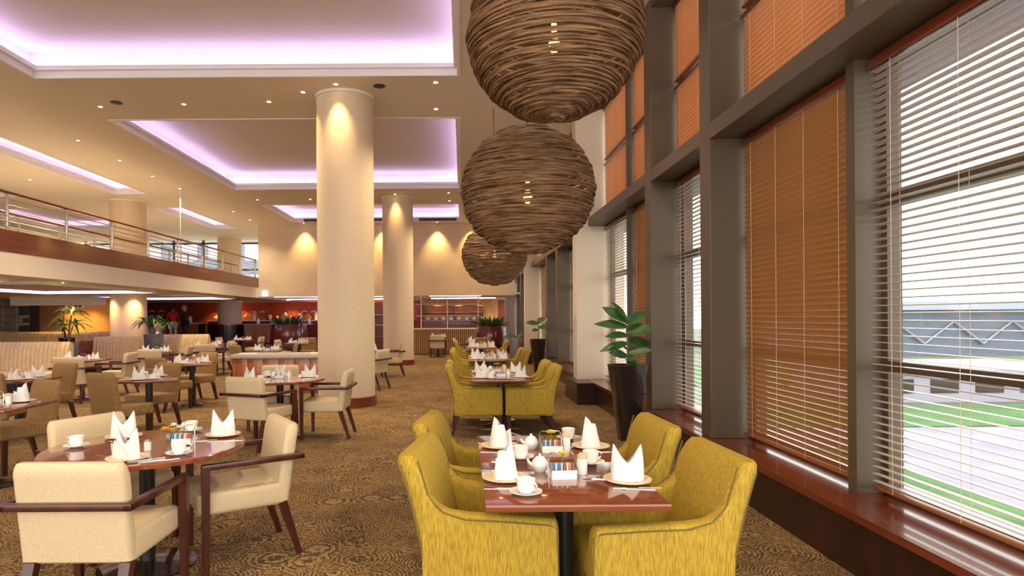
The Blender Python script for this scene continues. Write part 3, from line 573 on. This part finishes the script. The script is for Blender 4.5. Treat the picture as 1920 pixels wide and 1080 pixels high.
# stone topped counter
e = thing('service_counter', [], (-3.7, 12.5, 0), 0, 'low wooden service counter with a grey stone top behind the round table', 'counter')
add('body', B(-.94, .94, .02, .75, 0, .71).mesh('body', 'counterwood'), e)
pm = B(0, .30, 0, .02, .04, .70).mesh('panel', 'counterwood', bevel=.003)
for i in range(6): add('panel', pm, e, (-.93 + i * .312, 0, 0))
add('stone_top', B(-.97, .97, -.03, .78, .71, .79).mesh('stone_top', 'stone', bevel=.005), e)
add('menu_sheet', B(-4.6, -4.25, 12.75, 12.95, .79, .8).mesh('menu_sheet', 'paper'), label='white papers at the left end of the stone-topped counter', cat='paper'); add('menu_sheet', B(-3.15, -2.9, 12.8, 13.0, .79, .802).mesh('menu_sheet', 'paper'), label='white papers at the column end of the stone-topped counter', cat='paper')
# left field of tables
def grp(kind, tx, ty, rot, tl, seats, chairs, fl='petal'):
    table(SQ2 if kind != 'r' else RD, tx, ty, rot, tl); setting(tx, ty, seats, 'on the ' + tl, fl, rot)
    for k, x, y, a, t in chairs: chair(k, x, y, a, t)
grp('s', -4.32, 5.72, 0, 'small table at the left picture edge', ((.12, .2), (-.2, -.1)), (('p', -4.43, 6.55, -118, 'brown chair behind the table at the left picture edge'), ('p', -4.6, 4.85, 80, 'brown chair before the table at the left edge, cut by the frame')))
grp('s', -5.9, 8.25, 0, 'second small table from the left edge', ((.12, .2), (.1, -.22)), (('p', -5.87, 9.12, -112, 'brown chair behind the second table from the left edge'), ('p', -5.72, 7.45, 95, 'brown chair at left edge seen from behind, before the second table')), 'whitepetal')
grp('s', -4.14, 8.2, 22, 'table between two brown chairs left of centre', ((-.1, -.22), (.1, .22)), (('p', -4.28, 7.42, 66, 'large brown chair seen from behind left of the beige armchairs'), ('p', -4.28, 8.97, -114, 'brown chair facing the viewer behind the pink-flower table')), 'redpetal')
grp('s', -4.75, 10.9, 15, 'small table left of the service counter', ((-.2, -.15), (.2, .12)), (('p', -4.85, 11.75, -115, 'brown chair facing left beside the service counter'), ('p', -5.0, 10.2, 65, 'brown chair seen from behind at the table left of the counter')), 'redpetal')
grp('s', -7.35, 12.0, 0, 'table before the left fluted booth', ((-.2, -.1), (.2, .1)), (('b', -7.1, 11.2, 95, 'beige armchair seen from behind before the left fluted booth'), ('b', -6.75, 12.6, 185, 'beige armchair right of the table at the left booth')), 'redpetal')
grp('s', -7.3, 14.8, 0, 'table before the middle fluted booth', ((-.2, -.1), (.2, .1)), (('b', -7.0, 13.9, 92, 'beige armchair seen from behind before the middle booth'), ('b', -6.75, 15.3, 190, 'beige armchair side-on at the middle booth table')))
grp('s', -7.0, 17.0, 0, 'table before the right fluted booth', ((-.2, -.1), (.2, .1)), (('b', -6.75, 16.3, 92, 'beige armchair seen from behind before the right booth'), ('b', -6.4, 17.3, 185, 'beige armchair side-on at the right booth table')))
grp('s', -7.6, 18.8, 0, 'table left of the far beige armchair', ((-.2, -.1), (.2, .1)), (('b', -6.95, 18.6, 182, 'beige armchair facing left behind the counter, legs visible'),))
grp('s', -8.0, 22.6, 0, 'farthest table under the mezzanine edge', ((-.2, -.1), (.2, .1)), (('b', -7.3, 22.5, 180, 'beige chair at the farthest table under the mezzanine edge'), ('b', -8.8, 22.5, 0, 'beige chair left of the farthest mezzanine-edge table')))
grp('s', -4.75, 15.1, 0, 'table right behind the service counter', ((-.2, -.1), (.2, .1)), (('p', -5.45, 15.0, 50, 'brown chair left of the table behind the counter'), ('p', -4.15, 15.3, 200, 'brown chair right of the table behind the counter')))
grp('s', -5.1, 19.3, 0, 'far table between service counter and round planter', ((-.2, -.1), (.2, .1), (.0, .25)), (('p', -4.45, 19.2, 180, 'brown chair close to the thick column at the far table'), ('b', -5.75, 19.4, 0, 'beige chair left of the far table by the planter'), ('p', -5.0, 20.2, -90, 'brown chair behind the far table by the planter')))
# fluted booths
def booth(x, y, w_, h, label, rot=0):
    e = thing('fluted_booth', [], (x, y, 0), math.radians(rot), label, 'booth'); n = int(w_ / .085)
    rings = []; prof = [(0, .45), (.02, .6), (-.02, .9), (-.06, h - .03), (-.1, h), (-.16, h - .02), (-.2, h - .1), (-.2, 0), (0, 0)]
    mb = MB()
    for i in range(n):
        xa, xb = -w_ / 2 + i * w_ / n, -w_ / 2 + (i + 1) * w_ / n; rings = []
        for q in range(5): t = q / 4; b_ = .022 * math.sin(pi * t); rings.append([(lerp(xa, xb, t), -(u + b_ if z > .3 and u > -.15 else u - (b_ if u < -.15 else 0)), z + (b_ * .5 if z > h - .04 else 0)) for u, z in prof])
        mb.loft(rings)
    add('backrest', mb.mesh('backrest', 'stripe'), e)
    add('seat', B(-w_ / 2, w_ / 2, -.6, .0, .28, .47).mesh('seat', 'stripe', bevel=.04, seg=3), e); add('plinth', B(-w_ / 2 + .03, w_ / 2 - .03, -.52, .15, 0, .28).mesh('plinth', 'darkwood'), e)
    add('end_panel', B(-w_ / 2 - .05, -w_ / 2, -.5, .22, 0, h - .08).mesh('end_panel', 'redwood', bevel=.02), e); return e
booth(-9.6, 12.9, 2.8, 1.05, 'fluted beige booth seat at the left picture edge'); booth(-9.05, 16.2, 1.2, 1.06, 'fluted beige booth seat right of the first palm pot'); booth(-8.3, 18.4, 1.5, 1.05, 'fluted beige booth seat right of the second palm pot')
booth(-15.5, 23.2, 5.6, 1.06, 'long striped bench along the amber wall', 0)
# ------------------------------------------------------------------ plants
def pot(prof, mt, n=28): return MB().lathe(prof + [(prof[-1][0] * .88, prof[-1][1]), (prof[-1][0] * .86, prof[-1][1] - .05)], n).mesh('pot', mt)
def palm(x, y, z0, h, hp, rp, mt, label, nst=3, ln=.5, seed=1, lf='leaf'):
    r = random.Random(seed); e = thing('potted_palm', [('pot', pot([(rp * .7, 0), (rp * .95, hp * .8), (rp, hp * .97), (rp, hp)], mt)), ('soil', MB().lathe([(rp * .87, hp - .05), (.01, hp - .04)], 20).mesh('soil', 'stem'))], (x, y, z0), 0, label, 'plant')
    for s in range(nst):
        a = r.uniform(0, 6.28); tx, ty, tz = math.cos(a) * rp * (1 + s * .3), math.sin(a) * rp, h * r.uniform(.55, .85)
        add('stem', MB().tube([(tx * .3, ty * .3, hp - .05), (tx * .5, ty * .5, lerp(hp, tz, .5)), (tx, ty, tz)], [.022, .018, .012], 6).mesh('stem', 'stem'), e)
        mb = MB()
        for i in range(26): b = r.uniform(0, 6.28); up = r.uniform(-.1, 1.2); mb.leaf((tx, ty, tz), (math.cos(b), math.sin(b), up), (0, 0, 1), ln * r.uniform(.7, 1.1), .05, .6)
        add('foliage', mb.mesh('foliage', lf), e, kind='stuff')
palm(-9.05, 14.2, 0, 2.0, 1.0, .25, 'greypot', 'grey pot with a palm between the first two booths', 2, .5, 3); palm(-8.55, 17.2, 0, 1.9, 1.1, .25, 'greypot', 'grey pot with a palm before the column under the mezzanine', 3, .42, 5)
palm(-13.5, 21.2, 0, 2.2, .9, .25, 'blackpot', 'black pot with a tall palm at the amber wall', 2, .6, 9)
def bushpot(x, y, z0, prof, mt, nl, ln, label, seed, lf='leafdark'):
    r = random.Random(seed); hp = prof[-1][1]; rp = prof[-1][0]
    e = thing('round_planter', [('pot', pot(prof, mt, 36)), ('soil', MB().lathe([(rp * .87, hp - .05), (.01, hp - .04)], 20).mesh('soil', 'stem'))], (x, y, z0), 0, label, 'planter')
    mb = MB()
    for i in range(nl):
        b = r.uniform(0, 6.28); q = math.sqrt(r.uniform(0, 1)) * rp * .7; up = r.uniform(.4, 2.2); mb.leaf((math.cos(b) * q, math.sin(b) * q, hp - .06), (math.cos(b), math.sin(b), up), (0, 0, 1), ln * r.uniform(.6, 1.1), ln * .13, .25, 4)
    add('foliage', mb.mesh('foliage', lf), e, kind='stuff')
UR = [(.36, 0), (.46, .3), (.52, .8), (.50, 1.12), (.46, 1.2)]
bushpot(.98, 21.2, 0, UR, 'redpot', 130, .62, 'big dark red planter with spiky dark foliage near the window bays', 2)
bushpot(-7.4, 26.4, 0, [(.6, 0), (.75, .5), (.72, 1.2), (.7, 1.25)], 'redpot', 110, .7, 'broad dark red planter with bushy plant behind the service counter', 4)
bushpot(-11.9, 23.8, 0, [(.45, 0), (.55, .5), (.5, 1.2)], 'redpot', 90, .6, 'dark red planter behind the column under the mezzanine', 6)
bushpot(1.66, 19.8, 0, [(.13, 0), (.2, .85)], 'silverpot', 30, .36, 'silver pot with bright green leaves beside the red planter', 8, 'leaf')
def ficus(x, y, hp, label, seed, leaves, square=True):
    e = thing('potted_ficus', [], (x, y, 0), math.radians(4), label, 'plant'); r = random.Random(seed)
    rings = [[(a, b, z) for a, b in rrect(s, s, .05)] for z, s in ((0, .22), (hp * .5, .30), (hp - .03, .40), (hp, .41))] + [[(a, b, hp) for a, b in rrect(.37, .37, .045)], [(a, b, hp - .06) for a, b in rrect(.36, .36, .045)]]
    add('pot', MB().loft(rings).mesh('pot', 'blackpot'), e)
    add('stem', MB().tube([(0, 0, hp - .06), (.01, 0, hp + .3), (-.02, .01, hp + .55)], [.014, .012, .008], 6).mesh('stem', 'stem'), e)
    for zz, ang, up, ln, wd in leaves:
        a = math.radians(ang); add('leaf', MB().leaf((.0, 0, 0), (math.cos(a), math.sin(a), up), (r.uniform(-.5, .5), -.75, .65), ln, wd * 1.25, .2, 6).mesh('leaf', 'leafdark'), e, (0, 0, hp + zz))
ficus(2.02, 7.62, .92, 'tall square black pot with a broad-leaved ficus by the window post', 3, ((.08, 270, .1, .2, .1), (.1, 200, .4, .3, .11), (.15, -20, .3, .3, .11), (.26, 175, -.1, .34, .1), (.28, 10, .1, .36, .13), (.36, 190, .15, .3, .09), (.4, -10, .35, .38, .15), (.46, 170, .3, .42, .13), (.5, 20, .7, .38, .13), (.52, 160, .9, .4, .12), (.54, 140, 1.6, .36, .1), (.05, 300, -.2, .26, .12), (.18, 90, .4, .3, .1)))
ficus(2.0, 16.4, .92, 'tapered black pot with a two-leaved ficus before the second window bay', 4, ((.4, 180, .3, .35, .13), (.42, 10, .8, .32, .2), (.3, -20, .2, .28, .11), (.25, 200, 0, .2, .1)))
# ------------------------------------------------------------------ woven globe lamps
def globemesh(seed):
    r = random.Random(seed); mb = MB(); n = 185
    for i in range(n):
        t = (i + .5) / n; ph = pi * (t ** .96) * .985 + .02; k = 44
        tx, ty = r.gauss(0, .035), r.gauss(0, .035); rad0 = .6 * r.uniform(.955, 1.008); p1, p2 = r.uniform(0, 6), r.uniform(0, 6); pts = []
        for a in range(k):
            th = 2 * pi * a / k; p_ = ph + tx * math.cos(th) * math.sin(ph) + ty * math.sin(th) * math.sin(ph) + .012 * math.sin(3 * th + p1); q = rad0 * (1 + .012 * math.sin(5 * th + p2))
            pts.append((q * math.sin(p_) * math.cos(th), q * math.sin(p_) * math.sin(th), q * .945 * math.cos(p_)))
        mb.tube(pts, r.uniform(.006, .0098), 5, True)
    return mb.mesh('wicker_shell', 'vine')
GM = globemesh(1); GM2 = globemesh(2)
for gx, gy, gz, me, t in ((.65, 4.31, 3.46, GM, 'largest woven vine globe lamp, hanging highest and nearest'), (.60, 5.64, 2.66, GM2, 'woven vine globe lamp in the middle, hanging lower'), (.60, 11.46, 2.66, GM, 'small-looking farthest woven vine globe lamp behind the middle one')):
    e = thing('woven_globe_lamp', [], (gx, gy, gz), gx * 9 + gy, t, 'lamp'); s = add('wicker_shell', me, e, kind='stuff')
    add('cord', MB().tube([(0, 0, .1), (0, 0, CEIL - gz)], .007, 6).mesh('cord', 'dark'), e); add('bulb', MB().lathe([(.01, -.12), (.035, -.09), (.04, -.05), (.018, 0), (.018, .1)], 14).mesh('bulb', 'bulb'), e)
    ld = bpy.data.lights.new('bulb_light', 'POINT'); ld.energy = 2.5; ld.color = (1, .7, .35); ld.shadow_soft_size = .05; lo_ = bpy.data.objects.new('bulb_light', ld); COL.objects.link(lo_); lo_.parent = e; lo_.location = (0, 0, -.2)
# ------------------------------------------------------------------ downlights
DR = MB().lathe([(.052, -.012), (.052, 0), (.034, 0), (.036, -.012)], 20, cap=False).mesh('trim_ring', 'china'); DL = MB().lathe([(.034, -.004), (.001, -.005)], 16).mesh('lens', 'lamp')
def down(x, y, z=CEIL, power=SPOT_W, size=120, light=True, tilt=None, col=(1, .80, .54), zone='in the beige main ceiling between the lit coffers'):
    e = thing('downlight', [('trim_ring', DR), ('lens', DL)], (x, y, z - .001), 0, 'small round recessed downlight ' + zone, 'lamp', 'downlights ' + zone)
    if light:
        ld = bpy.data.lights.new('downlight_beam', 'SPOT'); ld.energy = power; ld.color = col; ld.spot_size = math.radians(size); ld.spot_blend = .9; ld.shadow_soft_size = .06
        o = bpy.data.objects.new('downlight_beam', ld); COL.objects.link(o); o.parent = e; o.location = (0, 0, -.03)
        if tilt: o.rotation_euler = tilt
for x, y in ((-.41, 10.15), (-.46, 11.45), (-3.4, 11.0), (-4.95, 11.1), (-6.5, 11.2), (-8.2, 13.3), (-8.25, 15.0), (-8.3, 16.7), (-8.3, 18.3), (-6.6, 20.1), (-4.9, 20.1), (-.4, 19.2), (-.4, 20.5), (-8.2, 22.3), (-8.25, 24.2), (-3.4, 2.0), (-.4, 2.0), (-6.5, 2.0), (-8.2, 6), (-8.2, 9), (.9, 6.5), (.9, 14), (.9, 18), (-11.8, 14.5), (-11.8, 17), (-12, 23)): down(x, y)
for x in (-6.4, -4.3, -3.2, -1.0, .4, 1.4): down(x, 25.13, power=260, size=80, col=(1, .66, .26), zone='washing the far upper wall')
down(-2.05, 10.2, power=130, size=75, col=(1, .66, .28), zone='at the front of the thick column top'); down(-2.68, 10.55, power=80, size=70, col=(1, .66, .28), zone='at the left of the thick column top'); down(-2.07, 19.35, power=110, size=70, col=(1, .66, .28), zone='at the top of the second column')
for x, y in ((-11.3, 19.6), (-10.35, 19.75), (-11.2, 28.7), (-14.4, 23.6), (-15.2, 23.6), (-17.8, 25.8), (-9, 14), (-12, 16), (-7, 33.5), (-9.3, 33.5), (-12, 33.5), (-13.4, 33.4), (-5.2, 33.5), (-3.6, 33.5), (-8.5, 29.4), (-13, 28.6), (-5, 30.6)): down(x, y, 2.36 if y < 25.4 else 2.44, power=110 if y < 30 else 330, size=110, col=(1, .62, .28), zone='in the low ceiling under the mezzanine and over the buffet')
for x in (-1.3, -.2, 1): down(x, 32.6, 2.44, power=110, size=110, col=(1, .7, .35), zone='over the kitchen shelf behind the partition')
for x, y in ((-1.35, 10.3), (-6.1, 11.0)): add('ceiling_speaker', MB().lathe([(.1, CEIL - .012), (.09, CEIL - .016), (.01, CEIL - .018)], 18, (x, y, 0)).mesh('ceiling_speaker', 'dark'), label='dark round ceiling speaker ' + ('right' if x > -2 else 'left') + ' of the nearest column', cat='speaker')
# ------------------------------------------------------------------ people at the buffet
def body(name, joints, edges, mt, parent):
    me = bpy.data.meshes.new(name); me.from_pydata([j[:3] for j in joints], edges, []); o = add(name, me, parent); me.materials.append(MATS[mt])
    sk = o.modifiers.new('skin', 'SKIN'); sk.use_smooth_shade = True
    for i, j in enumerate(joints): me.skin_vertices[0].data[i].radius = (j[3], j[3] * (j[4] if len(j) > 4 else .8))
    me.skin_vertices[0].data[0].use_root = True; su = o.modifiers.new('sub', 'SUBSURF'); su.levels = su.render_levels = 1; return o
def person(x, y, z, rz, top, legs, hair, label, sit=False):
    e = thing('person', [], (x, y, z), math.radians(rz), label, 'person')
    if not sit: LG = [(0, 0, .95, .15), (.09, 0, .9, .1), (.1, .02, .5, .065), (.1, 0, .08, .045), (.1, .12, .03, .035), (-.09, 0, .9, .1), (-.1, .02, .5, .065), (-.1, 0, .08, .045), (-.1, .12, .03, .035)]; zo = 0
    else: LG = [(0, 0, .61, .13), (.09, .05, .60, .1), (.1, .42, .56, .07), (.1, .42, .08, .045), (.1, .54, .03, .035), (-.09, .05, .60, .1), (-.1, .42, .56, .07), (-.1, .42, .08, .045), (-.1, .54, .03, .035)]; zo = -.36
    body('trousers', LG, [(0, 1), (1, 2), (2, 3), (3, 4), (0, 5), (5, 6), (6, 7), (7, 8)], legs, e)
    T_ = [(0, 0, 1.0 + zo, .15), (0, 0, 1.2 + zo, .15), (0, 0, 1.38 + zo, .16), (0, 0, 1.5 + zo, .06)]; E_ = [(0, 1), (1, 2), (2, 3)]
    for s in (-1, 1):
        b = len(T_); T_ += [(s * .19, 0, 1.4 + zo, .07), (s * .24, .02, 1.15 + zo, .05), (s * .2, .2, .98 + zo, .04)]; E_ += [(2, b), (b, b + 1), (b + 1, b + 2)]
    body('jacket', T_, E_, top, e)
    hd = MB(); hd.lathe([(.045, -.13), (.05, -.09), (.075, -.06), (.088, 0), (.085, .06), (.05, .11), (.01, .12)], 16, (0, .01, 1.63 + zo)); hd.box(-.012, .012, .09, .118, 1.60 + zo, 1.65 + zo); hd.box(-.1, -.085, -.01, .02, 1.6 + zo, 1.65 + zo); hd.box(.085, .1, -.01, .02, 1.6 + zo, 1.65 + zo)
    add('head', hd.mesh('head', 'skin', bevel=0), e)
    add('hair', MB().lathe([(.09, -.06), (.1, 0), (.097, .07), (.06, .125), (.01, .135)], 16, (0, -.015, 1.64 + zo)).mesh('hair', hair), e)
    for s in (-1, 1):
        hb = MB().tube([(s * .2, .2, .97 + zo), (s * .19, .27, .95 + zo)], [.03, .035], 8)
        for f in range(4): hb.tube([(s * .19 + (f - 1.5) * .016, .26, .95 + zo), (s * .19 + (f - 1.5) * .017, .31, .94 + zo), (s * .19 + (f - 1.5) * .017, .335 - abs(f - 1.5) * .006, .915 + zo)], .0085, 5)
        hb.tube([(s * .165, .24, .95 + zo), (s * .14, .275, .94 + zo), (s * .135, .30, .93 + zo)], .009, 5); add('hand', hb.mesh('hand', 'skin'), e)
person(-12.9, 27.7, .35, 10, 'redcloth', 'whitecloth', 'hairdark', 'person in a red top and white trousers standing at the buffet'); person(-12.35, 27.6, .35, -60, 'suit', 'suit', 'hairfair', 'person in a dark suit standing beside the one in red')
chair('p', -9.37, 19.73, 210, 'brown chair under the seated person behind the booths'); person(-9.6, 19.6, 0, 120, 'whitecloth', 'suit', 'hairfair', 'person with fair hair seated behind the booths', True)
# ------------------------------------------------------------------ outdoors
e = thing('office_block', [], (-17, 55, -4.2), 0, 'blue-grey office block seen through the mezzanine end window', 'building')
add('walls', B(-16, 14, 0, 12, 0, 20).mesh('walls', 'shed'), e)
wm = B(0, 2.2, -.1, 0, 0, 1.6).mesh('window', 'pale')
for i in range(9):
    for k in range(5): add('window', wm, e, (-15 + i * 3.2, 0, 5.2 + k * 2.8))
for i in range(5):
    x = -17.5 + i * 1.9; e = thing('terrace_shrub', [], (x, 32.4, 2.6), 0, f'{("first", "second", "third", "fourth", "fifth")[i]} green shrub from the left outside the mezzanine end window', 'shrub'); rr = random.Random(i + 40); mb = MB()
    for q in range(120): a = rr.uniform(0, 6.28); mb.leaf((rr.gauss(0, .3), rr.gauss(0, .2), rr.uniform(.1, .8)), (math.cos(a), math.sin(a), rr.uniform(0, 1)), (0, 0, 1), .3, .13, .2, 3)
    add('foliage', mb.mesh('foliage', 'leaf'), e, kind='stuff'); add('trunk', MB().tube([(0, 0, 0), (0, 0, .5)], .04, 6).mesh('trunk', 'stem'), e)
struct('floor_terrace', B(-19, -8, 31, 34, 2.4, 2.6), 'whiteband')
struct('ground_outside', B(3.2, 260, -60, 260, -4.3, -4.2), 'earth')
add('entrance_canopy', B(2.9, 3.56, -5, 30, 3.32, 3.5).mesh('entrance_canopy', 'pale'), label='grey overhanging canopy outside above the lower windows', cat='canopy')
add('parking_lot', B(4, 60, -20, 31, -4.2, -4.15).mesh('parking_lot', 'road'), label='pale paved parking lot outside the windows', cat='pavement')
add('lawn', B(6, 80, 31, 38, -4.2, -4.1).mesh('lawn', 'grass'), label='green lawn strip beyond the parking lot', cat='lawn'); add('lawn', B(8, 16, 8, 26, -4.15, -4.08).mesh('lawn', 'grass'), label='small green lawn island in the parking lot', cat='lawn')
add('lawn', B(6, 120, 50, 70, -4.2, -4.1).mesh('lawn', 'grass'), label='wide green lawn before the distant shed', cat='lawn')
e = thing('low_building', [], (34, 40, -4.2), 0, 'pale flat-roofed building across the lawn', 'building')
add('walls', B(-8, 8, 0, 9, 0, 1.9).mesh('walls', 'pale'), e); add('roof', B(-8.3, 8.3, -.3, 9.3, 1.9, 2.1).mesh('roof', 'pale'), e)
for i in range(5): add('window', B(-6.8 + i * 2.9, -5 + i * 2.9, -.05, 0, .6, 1.5).mesh('window', 'dark'), e)
e = thing('long_shed', [], (85, 85, -4.2), 0, 'long grey-blue shed with white roof trusses on the horizon', 'building')
add('walls', B(-40, 60, 0, 25, 0, 6.2).mesh('walls', 'shed'), e); add('roof', MB().hexa([(-41, -1, 6.2), (61, -1, 6.2), (61, 26, 6.2), (-41, 26, 6.2)], [(-38, 10, 7.6), (58, 10, 7.6), (58, 14, 7.6), (-38, 14, 7.6)]).mesh('roof', 'shed'), e)
for i in range(12): x = -38 + i * 8; add('truss', MB().tube([(x, -.3, 1.6), (x + 4, -.3, 4.6), (x + 8, -.3, 1.6)], .15, 5).mesh('truss', 'pale'), e)
